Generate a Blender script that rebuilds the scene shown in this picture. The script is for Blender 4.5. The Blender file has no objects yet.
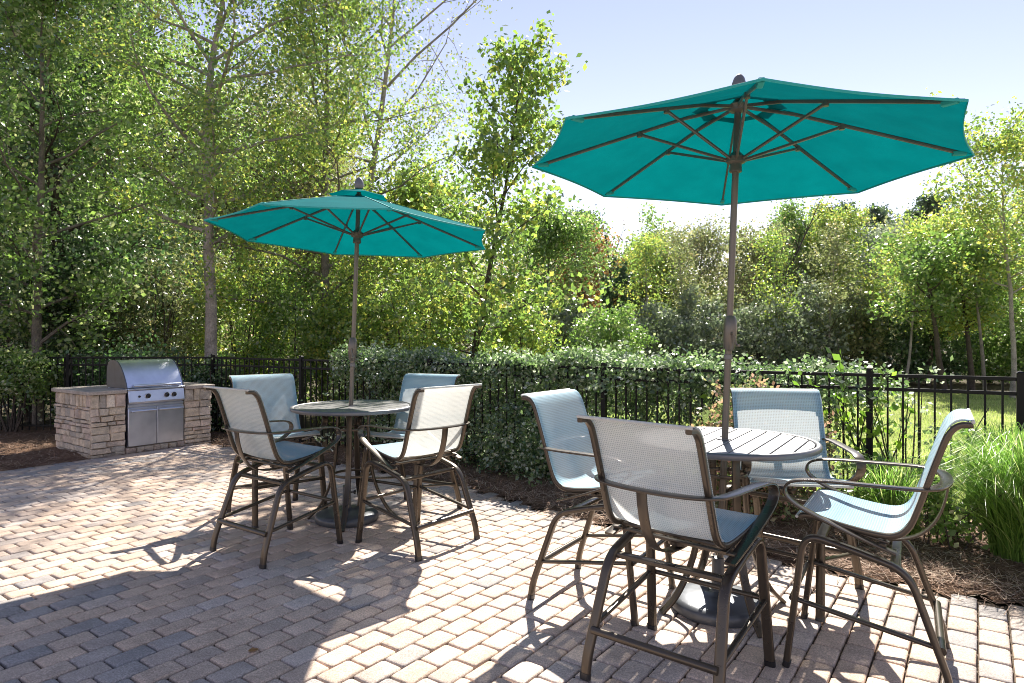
import bpy, math, random
import numpy as np
from mathutils import Vector, Matrix
R = math.radians
random.seed(7)
scn = bpy.context.scene
col = scn.collection

# ------------------------------------------------------------------ camera and light
cam_d = bpy.data.cameras.new('camera'); cam = bpy.data.objects.new('camera', cam_d); col.objects.link(cam)
cam.location = (0, 0, 1.607); cam.rotation_euler = (R(90), 0, 0)
cam_d.sensor_width = 36; cam_d.lens = 36*650/1024; cam_d.shift_y = -4.5/1024
cam_d.clip_end = 2000; cam_d.clip_start = .05
scn.camera = cam
SUN_EL, SUN_AZ = 44.2, 16.6            # azimuth clockwise from +Y (ahead of the camera)
EXPO, SKY, SUNE = 1.97, .068, 3.35
w = bpy.data.worlds.new('World'); scn.world = w; w.use_nodes = True
nt = w.node_tree; bg = nt.nodes['Background']
sky = nt.nodes.new('ShaderNodeTexSky'); sky.sky_type = 'NISHITA'; sky.sun_disc = False
sky.sun_elevation = R(SUN_EL); sky.sun_rotation = R(SUN_AZ); sky.air_density = 1.0; sky.dust_density = .0; sky.ozone_density = 1.0
tint = nt.nodes.new('ShaderNodeMix'); tint.data_type = 'RGBA'; tint.blend_type = 'MULTIPLY'; tint.inputs[0].default_value = 1; tint.inputs[7].default_value = (1.08, .775, .72, 1)
nt.links.new(sky.outputs[0], tint.inputs[6]); nt.links.new(tint.outputs[2], bg.inputs[0]); bg.inputs[1].default_value = SKY
sl = bpy.data.lights.new('sun', 'SUN'); so = bpy.data.objects.new('sun', sl); col.objects.link(so)
sl.energy = SUNE; sl.angle = R(.55); sl.color = (1, .93, .83)
sdir = Vector((math.sin(R(SUN_AZ))*math.cos(R(SUN_EL)), math.cos(R(SUN_AZ))*math.cos(R(SUN_EL)), math.sin(R(SUN_EL))))
so.rotation_euler = sdir.to_track_quat('Z', 'Y').to_euler(); so.location = (3, 8, 12)
scn.view_settings.view_transform = 'Standard'; scn.view_settings.look = 'None'
scn.view_settings.exposure = EXPO; scn.view_settings.gamma = 1
scn.cycles.max_bounces = 10; scn.cycles.diffuse_bounces = 6; scn.cycles.transparent_max_bounces = 12; scn.cycles.use_denoising = True; scn.cycles.pixel_filter_type = 'BLACKMAN_HARRIS'; scn.cycles.filter_width = .95

# ------------------------------------------------------------------ object helpers
def tag(o, label=None, cat=None, group=None, kind=None):
    if label: o['label'] = label
    if cat: o['category'] = cat
    if group: o['group'] = group
    if kind: o['kind'] = kind
    return o
def empty(name, loc, rz=0.0):
    o = bpy.data.objects.new(name, None); col.objects.link(o); o.location = loc; o.rotation_euler.z = rz
    o.empty_display_size = .1
    return o
def copy_tree(o, parent=None):
    c = o.copy(); col.objects.link(c); c.parent = parent
    for ch in [x for x in bpy.data.objects if x.parent == o]: copy_tree(ch, c)
    return c

class MB:
    def __init__(s): s.v = []; s.f = []; s.t = []
    def add(s, vs, fs, tone=0.0):
        b = len(s.v); s.v.extend([tuple(x) for x in vs])
        for f in fs: s.f.append(tuple(b+i for i in f)); s.t.append(tone)
        return s
    def box(s, lo, hi, M=None, tone=0.0):
        vs = [Vector((x, y, z)) for z in (lo[2], hi[2]) for y in (lo[1], hi[1]) for x in (lo[0], hi[0])]
        if M is not None: vs = [M @ q for q in vs]
        return s.add(vs, [(0,2,3,1),(4,5,7,6),(0,1,5,4),(2,6,7,3),(0,4,6,2),(1,3,7,5)], tone)
    def sweep(s, path, sec, wid=None, caps=True, scale=None):
        """path: points; sec: 2D closed section (a along width vector, b along tangent x width)"""
        P = [Vector(p) for p in path]; n = len(P); m = len(sec); vs = []; prev = None
        for i, p in enumerate(P):
            t = (P[min(i+1, n-1)] - P[max(i-1, 0)]).normalized()
            if wid is not None: a = Vector(wid[i] if isinstance(wid, list) else wid)
            elif prev is not None: a = prev
            else: a = t.orthogonal()
            a = (a - t*a.dot(t)).normalized(); b = t.cross(a).normalized(); prev = a
            k = scale[i] if scale else 1.0
            for (x, y) in sec: vs.append(p + a*x*k + b*y*k)
        fs = [(i*m+j, i*m+(j+1) % m, (i+1)*m+(j+1) % m, (i+1)*m+j) for i in range(n-1) for j in range(m)]
        if caps: fs += [tuple(reversed(range(m))), tuple(range((n-1)*m, n*m))]
        return s.add(vs, fs)
    def tube(s, path, r, n=10, r2=None):
        sec = [(math.cos(a)*1.0, math.sin(a)*1.0) for a in [2*math.pi*i/n for i in range(n)]]
        k = len(path); rs = [r + ((r2 if r2 is not None else r)-r)*i/(k-1) for i in range(k)]
        return s.sweep(path, sec, scale=rs)
    def lathe(s, prof, n=32, M=None):
        vs = []
        for (r, z) in prof:
            for i in range(n):
                a = 2*math.pi*i/n; q = Vector((r*math.cos(a), r*math.sin(a), z)); vs.append(M @ q if M is not None else q)
        fs = [(i*n+j, i*n+(j+1) % n, (i+1)*n+(j+1) % n, (i+1)*n+j) for i in range(len(prof)-1) for j in range(n)]
        fs += [tuple(reversed(range(n))), tuple(range((len(prof)-1)*n, len(prof)*n))]
        return s.add(vs, fs)
    def build(s, name, mat, parent=None, smooth=True, bevel=0.0, seg=2, angle=40):
        me = bpy.data.meshes.new(name); me.from_pydata(s.v, [], s.f); me.update()
        at = me.attributes.new('tone', 'FLOAT', 'FACE'); at.data.foreach_set('value', s.t)
        me.materials.append(mat)
        o = bpy.data.objects.new(name, me); col.objects.link(o); o.parent = parent
        if smooth:
            me.polygons.foreach_set('use_smooth', [True]*len(me.polygons))
            me.set_sharp_from_angle(angle=R(angle))
        if bevel > 0:
            md = o.modifiers.new('bevel', 'BEVEL'); md.width = bevel; md.segments = seg; md.limit_method = 'ANGLE'; md.angle_limit = R(35)
        return o
def rrect(w, h, r, n=3):
    out = []
    for cx, cy, a0 in ((w/2-r, h/2-r, 0), (-w/2+r, h/2-r, 90), (-w/2+r, -h/2+r, 180), (w/2-r, -h/2+r, 270)):
        for i in range(n+1):
            a = R(a0 + 90*i/n); out.append((cx+r*math.cos(a), cy+r*math.sin(a)))
    return out
def crom(pts, k=6):
    P = [Vector(p) for p in pts]; P = [2*P[0]-P[1]] + P + [2*P[-1]-P[-2]]; out = []
    for i in range(1, len(P)-2):
        for j in range(k):
            t = j/k; a, b, c, d = P[i-1], P[i], P[i+1], P[i+2]
            out.append(.5*((2*b) + (c-a)*t + (2*a-5*b+4*c-d)*t*t + (3*b-a-3*c+d)*t**3))
    out.append(P[-2]); return out
def bend(pts, r, k=6):
    """straight runs with rounded corners of radius r"""
    P = [Vector(p) for p in pts]; out = [P[0]]
    for i in range(1, len(P)-1):
        rr = r[i-1] if isinstance(r, (list, tuple)) else r
        d0 = (P[i-1]-P[i]); d1 = (P[i+1]-P[i]); l = min(rr, d0.length*.49, d1.length*.49)
        a = P[i]+d0.normalized()*l; b = P[i]+d1.normalized()*l
        for j in range(k+1):
            t = j/k; out.append((1-t)**2*a + 2*t*(1-t)*P[i] + t*t*b)
    out.append(P[-1]); return out

# ------------------------------------------------------------------ materials
def newmat(name):
    m = bpy.data.materials.new(name); m.use_nodes = True; return m, m.node_tree.nodes, m.node_tree.links, m.node_tree.nodes['Principled BSDF']
def ramp(N, stops):
    r = N.new('ShaderNodeValToRGB'); e = r.color_ramp.elements
    while len(e) > 1: e.remove(e[-1])
    e[0].position = stops[0][0]; e[0].color = (*stops[0][1], 1)
    for p, c in stops[1:]:
        x = e.new(p); x.color = (*c, 1)
    return r
def noise(N, L, scale, detail=4, vec=None, rough=.55):
    n = N.new('ShaderNodeTexNoise'); n.inputs['Scale'].default_value = scale; n.inputs['Detail'].default_value = detail; n.inputs['Roughness'].default_value = rough
    tc = N.new('ShaderNodeTexCoord'); L.new(tc.outputs['Object'] if vec is None else vec, n.inputs['Vector']); return n
def bump(N, L, src, strength, dist, b):
    bp = N.new('ShaderNodeBump'); bp.inputs['Strength'].default_value = strength; bp.inputs['Distance'].default_value = dist
    L.new(src, bp.inputs['Height']); L.new(bp.outputs[0], b.inputs['Normal']); return bp
def mixc(N, L, fac, a, b, mode='MIX'):
    m = N.new('ShaderNodeMix'); m.data_type = 'RGBA'; m.blend_type = mode
    for sock, v in ((m.inputs[0], fac), (m.inputs[6], a), (m.inputs[7], b)):
        if isinstance(v, (int, float)): sock.default_value = v
        elif isinstance(v, tuple): sock.default_value = (*v, 1)
        else: L.new(v, sock)
    return m.outputs[2]
def metal(name, c, rough, met=.6, var=.25, sc=9):
    m, N, L, b = newmat(name); n = noise(N, L, sc, 5)
    r = ramp(N, [(.3, tuple(x*(1-var) for x in c)), (.7, tuple(x*(1+var) for x in c))]); L.new(n.outputs[0], r.inputs[0]); L.new(r.outputs[0], b.inputs['Base Color'])
    b.inputs['Metallic'].default_value = met
    rr = N.new('ShaderNodeMapRange'); rr.inputs[3].default_value = rough*.8; rr.inputs[4].default_value = rough*1.3; L.new(n.outputs[0], rr.inputs[0]); L.new(rr.outputs[0], b.inputs['Roughness'])
    n2 = noise(N, L, 220, 2); bump(N, L, n2.outputs[0], .06, .002, b)
    return m
M_bronze = metal('bronze_powder_coat', (.082, .068, .053), .27, .55, .07, 5)
M_bronze_um = metal('umbrella_bronze', (.145, .130, .110), .33, .45, .1, 5)
M_table = metal('pewter_table_paint', (.17, .168, .172), .42, .45, .08, 5)
M_base = metal('dark_base_paint', (.09, .10, .115), .38, .4)
M_black = metal('black_fence_paint', (.006, .0065, .007), .5, .0)
M_black.node_tree.nodes['Principled BSDF'].inputs['Specular IOR Level'].default_value = .25
M_knob = metal('black_knob', (.02, .02, .022), .3, .0)
def steel():
    m, N, L, b = newmat('brushed_stainless'); b.inputs['Metallic'].default_value = 1
    tc = N.new('ShaderNodeTexCoord'); mp = N.new('ShaderNodeMapping'); mp.inputs['Scale'].default_value = (90, 90, 2); L.new(tc.outputs['Object'], mp.inputs[0])
    n = noise(N, L, 4, 3, mp.outputs[0]); n2 = noise(N, L, 3.2, 3)
    r = ramp(N, [(.35, (.55, .59, .69)), (.65, (.72, .76, .86))]); L.new(n2.outputs[0], r.inputs[0]); L.new(r.outputs[0], b.inputs['Base Color'])
    rr = N.new('ShaderNodeMapRange'); rr.inputs[3].default_value = .26; rr.inputs[4].default_value = .5; L.new(n.outputs[0], rr.inputs[0]); L.new(rr.outputs[0], b.inputs['Roughness'])
    bump(N, L, n.outputs[0], .08, .002, b); return m
M_steel = steel()
def fabric_sling():
    m, N, L, b = newmat('woven_sling'); out = N['Material Output']
    tc = N.new('ShaderNodeTexCoord')
    def wav(dirn, sc):
        q = N.new('ShaderNodeTexWave'); q.bands_direction = dirn; q.inputs['Scale'].default_value = sc; q.inputs['Distortion'].default_value = .6; q.inputs['Detail'].default_value = 1
        L.new(tc.outputs['UV'], q.inputs['Vector']); return q
    w1 = wav('X', 30); w2 = wav('Y', 30)
    mul = N.new('ShaderNodeMath'); mul.operation = 'MULTIPLY'; L.new(w1.outputs['Fac'], mul.inputs[0]); L.new(w2.outputs['Fac'], mul.inputs[1])
    n = noise(N, L, 150, 3, None, .85)
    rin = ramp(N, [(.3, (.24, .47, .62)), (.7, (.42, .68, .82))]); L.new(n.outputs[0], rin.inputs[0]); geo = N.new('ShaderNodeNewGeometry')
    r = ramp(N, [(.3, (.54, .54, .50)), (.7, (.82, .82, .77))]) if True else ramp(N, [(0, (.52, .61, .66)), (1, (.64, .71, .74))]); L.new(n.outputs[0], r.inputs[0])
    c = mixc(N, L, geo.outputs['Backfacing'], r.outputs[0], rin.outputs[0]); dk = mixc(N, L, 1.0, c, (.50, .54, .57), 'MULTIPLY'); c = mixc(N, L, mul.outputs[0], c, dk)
    L.new(c, b.inputs['Base Color']); b.inputs['Roughness'].default_value = .6; b.inputs['Specular IOR Level'].default_value = .35
    bump(N, L, mul.outputs[0], .5, .0015, b)
    tr = N.new('ShaderNodeBsdfTranslucent'); tr.inputs[0].default_value = (.82, .84, .82, 1)
    mx = N.new('ShaderNodeMixShader'); mx.inputs[0].default_value = .36; L.new(b.outputs[0], mx.inputs[1]); L.new(tr.outputs[0], mx.inputs[2])
    tp = N.new('ShaderNodeBsdfTransparent'); m2 = N.new('ShaderNodeMixShader')
    mr = N.new('ShaderNodeMapRange'); mr.inputs[1].default_value = .35; mr.inputs[2].default_value = .9; mr.inputs[3].default_value = .02; mr.inputs[4].default_value = .30
    L.new(mul.outputs[0], mr.inputs[0]); L.new(mr.outputs[0], m2.inputs[0]); L.new(mx.outputs[0], m2.inputs[1]); L.new(tp.outputs[0], m2.inputs[2]); L.new(m2.outputs[0], out.inputs[0])
    return m
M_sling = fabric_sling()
def canvas():
    m, N, L, b = newmat('teal_canvas'); out = N['Material Output']
    n = noise(N, L, 5, 5); n2 = noise(N, L, 160, 3)
    r = ramp(N, [(.35, (.002, .16, .175)), (.65, (.004, .21, .225))]); L.new(n.outputs[0], r.inputs[0])
    c = mixc(N, L, n2.outputs[0], r.outputs[0], (.001, .15, .165)); L.new(c, b.inputs['Base Color'])
    b.inputs['Roughness'].default_value = .95; b.inputs['Specular IOR Level'].default_value = .06
    bump(N, L, n2.outputs[0], .3, .002, b)
    tr = N.new('ShaderNodeBsdfTranslucent'); trc = ramp(N, [(.35, (.0, .165, .17)), (.65, (.0, .21, .215))]); L.new(n.outputs[0], trc.inputs[0]); c4 = mixc(N, L, n2.outputs[0], trc.outputs[0], (.0, .125, .135)); L.new(c4, tr.inputs[0])
    n5 = noise(N, L, 7, 3); bp2 = N.new('ShaderNodeBump'); bp2.inputs['Strength'].default_value = .35; bp2.inputs['Distance'].default_value = .03; L.new(n5.outputs[0], bp2.inputs['Height']); L.new(bp2.outputs[0], tr.inputs['Normal'])
    mx = N.new('ShaderNodeMixShader'); mx.inputs[0].default_value = .36; L.new(b.outputs[0], mx.inputs[1]); L.new(tr.outputs[0], mx.inputs[2]); L.new(mx.outputs[0], out.inputs[0])
    return m
M_canvas = canvas()
M_seam, N, L, b = newmat('teal_hem'); b.inputs['Base Color'].default_value = (.02, .34, .32, 1); b.inputs['Roughness'].default_value = .7
nn = noise(N, L, 90, 2); bump(N, L, nn.outputs[0], .2, .002, b)
def tonemat(name, stops, rough=.85, nscale=30, nstr=.35, bscale=80, bstr=.35, bdist=.004, spec=.3):
    m, N, L, b = newmat(name); a = N.new('ShaderNodeAttribute'); a.attribute_name = 'tone'
    r = ramp(N, stops); L.new(a.outputs['Fac'], r.inputs[0])
    n = noise(N, L, nscale, 6, None, .65); rr = ramp(N, [(.3, (1-nstr,)*3), (.72, (1+nstr*.6,)*3)]); L.new(n.outputs[0], rr.inputs[0])
    n3 = noise(N, L, max(60, nscale*14) if nscale != 6 else 105, 4, None, .85); rr3 = ramp(N, [(.32, (.55,)*3), (.5, (1.,)*3), (.68, (1.55,)*3)]); L.new(n3.outputs[0], rr3.inputs[0])
    c = mixc(N, L, 1.0, r.outputs[0], rr.outputs[0], 'MULTIPLY'); c = mixc(N, L, 1.0, c, rr3.outputs[0], 'MULTIPLY')
    L.new(c, b.inputs['Base Color']); b.inputs['Roughness'].default_value = rough; b.inputs['Specular IOR Level'].default_value = spec
    n2 = noise(N, L, bscale, 5); bump(N, L, n2.outputs[0], bstr, bdist, b); return m
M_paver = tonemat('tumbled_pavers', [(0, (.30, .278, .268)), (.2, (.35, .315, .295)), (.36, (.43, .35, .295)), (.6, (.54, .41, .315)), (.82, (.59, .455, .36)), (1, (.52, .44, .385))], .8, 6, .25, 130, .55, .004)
M_stone = tonemat('field_stone', [(0, (.42, .38, .33)), (.3, (.58, .50, .40)), (.6, (.65, .54, .41)), (.85, (.56, .45, .38)), (1, (.74, .65, .53))], .9, 9, .4, 25, .9, .015)
M_mortar = tonemat('mortar', [(0, (.22, .20, .18)), (1, (.22, .20, .18))], .95)
M_slab = tonemat('stone_slab', [(0, (.42, .37, .32)), (1, (.46, .40, .34))], .75, 7, .35, 30, .7, .01)
M_bark = tonemat('grey_bark', [(0, (.20, .18, .155)), (1, (.26, .235, .205))], .95, 5, .5, 24, 1.0, .03)
M_bark_p = tonemat('pale_bark', [(0, (.34, .31, .28)), (1, (.42, .39, .36))], .95, 4, .5, 20, 1.0, .03)
M_bark_d = tonemat('dark_bark', [(0, (.085, .07, .058)), (1, (.12, .10, .08))], .95, 5, .5, 24, 1.0, .03)
M_needle = tonemat('pine_straw', [(0, (.12, .07, .045)), (.45, (.28, .17, .115)), (.75, (.42, .29, .21)), (1, (.60, .48, .37))], .8, 40, .3)

def leafmat(name, stops, trans=.45, rough=.42, spec=.8, tmul=(1.4, 1.55, 1.15)):
    m, N, L, b = newmat(name); out = N['Material Output']; a = N.new('ShaderNodeAttribute'); a.attribute_name = 'tone'
    r = ramp(N, stops); L.new(a.outputs['Fac'], r.inputs[0])
    n = noise(N, L, 1.7, 2); rr = ramp(N, [(.3, (.8,)*3), (.7, (1.15,)*3)]); L.new(n.outputs[0], rr.inputs[0])
    c = mixc(N, L, 1.0, r.outputs[0], rr.outputs[0], 'MULTIPLY')
    L.new(c, b.inputs['Base Color']); b.inputs['Roughness'].default_value = rough; b.inputs['Specular IOR Level'].default_value = spec
    t = N.new('ShaderNodeBsdfTranslucent'); c2 = mixc(N, L, 1.0, c, tmul, 'MULTIPLY'); L.new(c2, t.inputs[0])
    mx = N.new('ShaderNodeMixShader'); mx.inputs[0].default_value = trans; L.new(b.outputs[0], mx.inputs[1]); L.new(t.outputs[0], mx.inputs[2]); L.new(mx.outputs[0], out.inputs[0])
    return m
L_dark = leafmat('leaf_evergreen', [(0, (.035, .075, .03)), (.5, (.07, .14, .05)), (.82, (.12, .21, .08)), (1, (.34, .36, .27))], .4, .38, .7)  # palest stop is sky glint on the leaves, put into the colour
L_mid = leafmat('leaf_green', [(0, (.08, .14, .04)), (.5, (.15, .25, .06)), (.82, (.24, .34, .09)), (1, (.42, .44, .24))], .5, .4, .7)  # pale last stop paints in light caught by the leaves
L_yel = leafmat('leaf_yellow_green', [(0, (.10, .16, .05)), (.45, (.20, .30, .075)), (.8, (.38, .42, .09)), (1, (.48, .41, .12))], .55, .4, .7)
L_oliv = leafmat('leaf_olive', [(0, (.12, .14, .07)), (.5, (.20, .22, .10)), (.8, (.27, .28, .14)), (1, (.33, .27, .15))], .5, .4, .7)
L_silv = leafmat('leaf_silver', [(0, (.10, .13, .09)), (.6, (.20, .24, .16)), (1, (.36, .38, .30))], .4)
L_rust = leafmat('leaf_rust', [(0, (.15, .12, .05)), (.5, (.28, .17, .07)), (1, (.38, .17, .07))], .5)
L_pine = leafmat('leaf_pine', [(0, (.06, .10, .06)), (1, (.14, .20, .11))], .3)
L_hedge = leafmat('leaf_holly', [(0, (.05, .09, .04)), (.5, (.11, .18, .07)), (.72, (.20, .28, .12)), (.88, (.36, .42, .30)), (1, (.52, .55, .50))], .45, .30, 1.0)  # pale upper stops imitate sky reflected off the leaves, as diffuse colour
for m_ in (L_hedge, L_dark, L_mid, L_oliv, L_silv, L_yel):
    bb = m_.node_tree.nodes['Principled BSDF']; bb.inputs['Coat Weight'].default_value = 1; bb.inputs['Coat Roughness'].default_value = .33; bb.inputs['Coat IOR'].default_value = 1.6; bb.inputs['Roughness'].default_value = .45
L_vine = leafmat('leaf_vine', [(0, (.10, .20, .03)), (1, (.25, .38, .05))], .55, .4)
L_nand = leafmat('leaf_nandina', [(0, (.10, .15, .05)), (.5, (.24, .28, .13)), (.75, (.46, .25, .20)), (1, (.56, .33, .30))], .45)
L_grass = leafmat('leaf_grass', [(0, (.08, .15, .03)), (.5, (.18, .33, .06)), (.85, (.32, .46, .12)), (1, (.58, .54, .30))], .5, .4)
L_lawn = leafmat('leaf_lawn', [(0, (.18, .25, .06)), (.5, (.30, .38, .10)), (1, (.52, .52, .24))], .5, .4)
L_dry = leafmat('leaf_dry', [(0, (.35, .18, .06)), (1, (.45, .22, .05))], .3)

# ------------------------------------------------------------------ ground
def noise_fill(name, stops, scale, rough=.95, bs=60, bstr=.8, bd=.02, scale2=None):
    m, N, L, b = newmat(name); n = noise(N, L, scale, 8, None, .7); r = ramp(N, stops); L.new(n.outputs[0], r.inputs[0])
    c = r.outputs[0]
    if scale2:
        n3 = noise(N, L, scale2, 3); r3 = ramp(N, [(.35, (.7,)*3), (.65, (1.25,)*3)]); L.new(n3.outputs[0], r3.inputs[0]); c = mixc(N, L, 1.0, c, r3.outputs[0], 'MULTIPLY')
    L.new(c, b.inputs['Base Color']); b.inputs['Roughness'].default_value = rough; b.inputs['Specular IOR Level'].default_value = .15
    n2 = noise(N, L, bs, 6); bump(N, L, n2.outputs[0], bstr, bd, b); return m
M_lawn = noise_fill('lawn_soil', [(.3, (.17, .20, .06)), (.55, (.32, .37, .11)), (.75, (.46, .46, .20))], 6, scale2=.5)
M_mulchg = noise_fill('mulch_soil', [(.3, (.055, .035, .025)), (.55, (.16, .095, .06)), (.75, (.28, .19, .13))], 45, scale2=4)
M_sand = noise_fill('joint_sand', [(.3, (.085, .065, .05)), (.7, (.16, .125, .095))], 50)
M_litter = noise_fill('forest_floor', [(.3, (.04, .035, .02)), (.6, (.10, .085, .05)), (.8, (.16, .14, .08))], 5, scale2=.6)
def sheet(name, pts, z, mat, kind='structure'):
    o = MB().add([(x, y, z) for x, y in pts], [tuple(range(len(pts)))]).build(name, mat, smooth=False); return tag(o, kind=kind)
sheet('ground', [(-400, -400), (400, -400), (400, 600), (-400, 600)], -.05, M_litter)
LAWN = [(1.4, 7.4), (4.2, 5.6), (7.6, 3.3), (10, 2.6), (16, 3), (34, 6), (36, 19), (24, 20.3), (15, 19.2), (9, 20.6), (3.5, 18.6), (1.6, 15)]
tag(sheet('lawn', LAWN, -.042, M_lawn))

PATIO_EDGE = [(-13, 1.5), (-9.2, 4.0), (-6.12, 7.77), (-5.58, 8.5), (-4.60, 9.86), (-4.3, 9.62), (-2.84, 8.7), (-.68, 7.15), (-.12, 6.53), (.60, 5.77), (1.87, 4.72), (2.52, 4.25), (3.06, 3.86), (4.6, 2.6), (8, .5)]
def smooth2(pts, k=5): return [(p.x, p.y) for p in crom([(x, y, 0) for x, y in pts], k)]
EDGE = PATIO_EDGE[:6] + smooth2(PATIO_EDGE[5:], 5)[1:]
PATIO = EDGE + [(8, -5), (-13, -5)]
def inside(x, y, poly):
    c = False; n = len(poly); j = n-1
    for i in range(n):
        xi, yi = poly[i]; xj, yj = poly[j]
        if (yi > y) != (yj > y) and x < (xj-xi)*(y-yi)/(yj-yi)+xi: c = not c
        j = i
    return c
sheet('patio_bed', PATIO, -.022, M_sand)
def pavers():
    rng = random.Random(3); mb = MB()
    u = Vector((.583, .813, 0)); v = Vector((-.813, .583, 0)); o = Vector((-.695, 3.664, 0)); PL, PW, g = .205, .142, .0055
    from mathutils import noise as mn
    for j in range(-90, 75):
        for i in range(-62, 62):
            a0 = (i + (.5 if j % 2 else 0))*PL; b0 = j*PW
            c = o + u*(a0+PL/2) + v*(b0+PW/2)
            if c.y < -4.9 or c.x < -12.5 or c.x > 7.5: continue
            if not inside(c.x, c.y, PATIO): continue
            if c.y > 0 and abs(c.x) > c.y*.85 + 2.2 : continue
            gl = g*(.7+.6*rng.random()); dz = rng.uniform(-.0022, .0022); tx, ty = rng.uniform(-.012, .012), rng.uniform(-.012, .012)
            vs = []
            def ring(ins, z, rc):
                L2, W2 = PL/2-gl-ins, PW/2-gl-ins; out = []
                for sx, sy in ((1, 1), (-1, 1), (-1, -1), (1, -1)):
                    pts = [(sx*(L2), sy*(W2-rc)), (sx*(L2-rc), sy*W2)]
                    if sx*sy < 0: pts.reverse()
                    out += pts
                return [c + u*(x+jx) + v*(y+jy) + Vector((0, 0, z+dz + x*tx + y*ty)) for (x, y), (jx, jy) in zip(out, jit)]
            jit = [(rng.uniform(-.0018, .0018), rng.uniform(-.0018, .0018)) for _ in range(8)]
            vs = ring(0, -.02, .008) + ring(.0, -.0055, .009) + ring(.0055, -.0005, .012) + ring(.016, .001, .016)
            fs = []
            for k in range(3): fs += [(k*8+q, k*8+(q+1) % 8, (k+1)*8+(q+1) % 8, (k+1)*8+q) for q in range(8)]
            fs.append(tuple(range(24, 32)))
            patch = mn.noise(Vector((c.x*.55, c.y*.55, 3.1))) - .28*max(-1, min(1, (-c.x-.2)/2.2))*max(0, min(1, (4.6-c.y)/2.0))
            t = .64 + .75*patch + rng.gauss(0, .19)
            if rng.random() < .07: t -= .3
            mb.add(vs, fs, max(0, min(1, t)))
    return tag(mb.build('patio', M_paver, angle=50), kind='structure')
pavers()

# bed of mulch between the patio and the hedge, gently mounded
def bed(name, poly, z0, h, mat, step=.12, seed=1):
    from mathutils import noise as mn
    xs = [p[0] for p in poly]; ys = [p[1] for p in poly]; mb = MB(); idx = {}
    nx = int((max(xs)-min(xs))/step)+1; ny = int((max(ys)-min(ys))/step)+1
    def vert(i, j):
        if (i, j) not in idx:
            x = min(xs)+i*step; y = min(ys)+j*step
            d = min(((x-px)**2+(y-py)**2)**.5 for px, py in EDGE_D)
            z = z0 + h*min(1, d/.5) + .022*mn.noise(Vector((x*3, y*3, seed))) + .014*mn.noise(Vector((x*11, y*11, seed)))
            idx[(i, j)] = len(mb.v); mb.v.append((x, y, z))
        return idx[(i, j)]
    for i in range(nx):
        for j in range(ny):
            cx, cy = min(xs)+(i+.5)*step, min(ys)+(j+.5)*step
            if inside(cx, cy, poly): mb.f.append((vert(i, j), vert(i+1, j), vert(i+1, j+1), vert(i, j+1))); mb.t.append(.5)
    return tag(mb.build(name, mat), kind='structure')
EDGE_D = []
for (a, b_) in zip(EDGE[:-1], EDGE[1:]):
    n_ = max(1, int(math.dist(a, b_)/.1))
    EDGE_D += [(a[0]+(b_[0]-a[0])*k/n_, a[1]+(b_[1]-a[1])*k/n_) for k in range(n_)]
FENCE = [(-9.76, 10.78), (-4.96, 10.78), (4.13, 5.28)]
BED = EDGE[1:-1] + [(7.6, 3.2), (4.4, 5.5), (-.5, 8.5), (-4.6, 11.4), (-10.5, 11.4), (-10.5, 8)]
bed('mulch_ground', BED, -.012, .05, M_mulchg)

def blades(name, pts, n_at, length, width, mat, flat=True, seed=0, tones=(0, 1), parent=None):
    """many thin needles or blades lying on the ground, one mesh"""
    rg = np.random.default_rng(seed); P = np.array(pts); n = len(P)
    a = rg.uniform(0, 2*np.pi, n); l = length*rg.uniform(.5, 1.3, n); tilt = rg.normal(0, .22, n) if flat else rg.uniform(.7, 1.5, n)
    d = np.stack([np.cos(a)*np.cos(tilt), np.sin(a)*np.cos(tilt), np.sin(tilt)], 1); s = np.stack([-np.sin(a), np.cos(a), np.zeros(n)], 1)*width
    if flat: v0 = P-d*l[:, None]/2; v1 = P+d*l[:, None]/2
    else: v0 = P; v1 = P+d*l[:, None]
    V = np.stack([v0-s, v0+s, v1+s*.4, v1-s*.4], 1).reshape(-1, 3)
    return quads(name, V, rg.uniform(tones[0], tones[1], n), mat, parent)
def quads(name, V, tone, mat, parent=None, smooth=False):
    n = len(V)//4; me = bpy.data.meshes.new(name)
    me.vertices.add(len(V)); me.vertices.foreach_set('co', np.ascontiguousarray(V, dtype=np.float32).ravel())
    me.loops.add(n*4); me.loops.foreach_set('vertex_index', np.arange(n*4, dtype=np.int32))
    me.polygons.add(n); me.polygons.foreach_set('loop_start', np.arange(0, n*4, 4, dtype=np.int32))
    at = me.attributes.new('tone', 'FLOAT', 'FACE'); at.data.foreach_set('value', np.clip(tone, 0, 1).astype(np.float32))
    me.update(); me.materials.append(mat)
    o = bpy.data.objects.new(name, me); col.objects.link(o); o.parent = parent; return o
rp = random.Random(11); pts = []
while len(pts) < 36000:
    x, y = rp.uniform(-9, 6), rp.uniform(3, 11)
    if not inside(x, y, BED) or abs(x) > .85*y+.8: continue
    if rp.random() > min(1, (6/y)**2): continue
    pts.append((x, y, .035+rp.uniform(-.02, .03)))
for q in range(2600):                                             # straw strewn over the edge of the paving
    k = rp.randrange(len(EDGE_D)); ex, ey = EDGE_D[k]
    if ey < 2.5: continue
    off = abs(rp.gauss(0, .10)); pts.append((ex-off*.55+rp.gauss(0, .03), ey-off*.8+rp.gauss(0, .03), .008+rp.random()*.012))
tag(blades('pine_straw', pts, 0, .12, .0024, M_needle, True, 5), 'red brown pine straw mulch strewn over the bed along the fence', 'pine straw', kind='stuff')
rp = random.Random(12); pts = []
while len(pts) < 70000:
    x, y = rp.uniform(1.5, 22), rp.uniform(5, 20)
    if not inside(x, y, LAWN) or x > .86*y+1: continue
    if rp.random() > (7/max(7, y))**1.6: continue
    pts.append((x, y, -.045))
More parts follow.
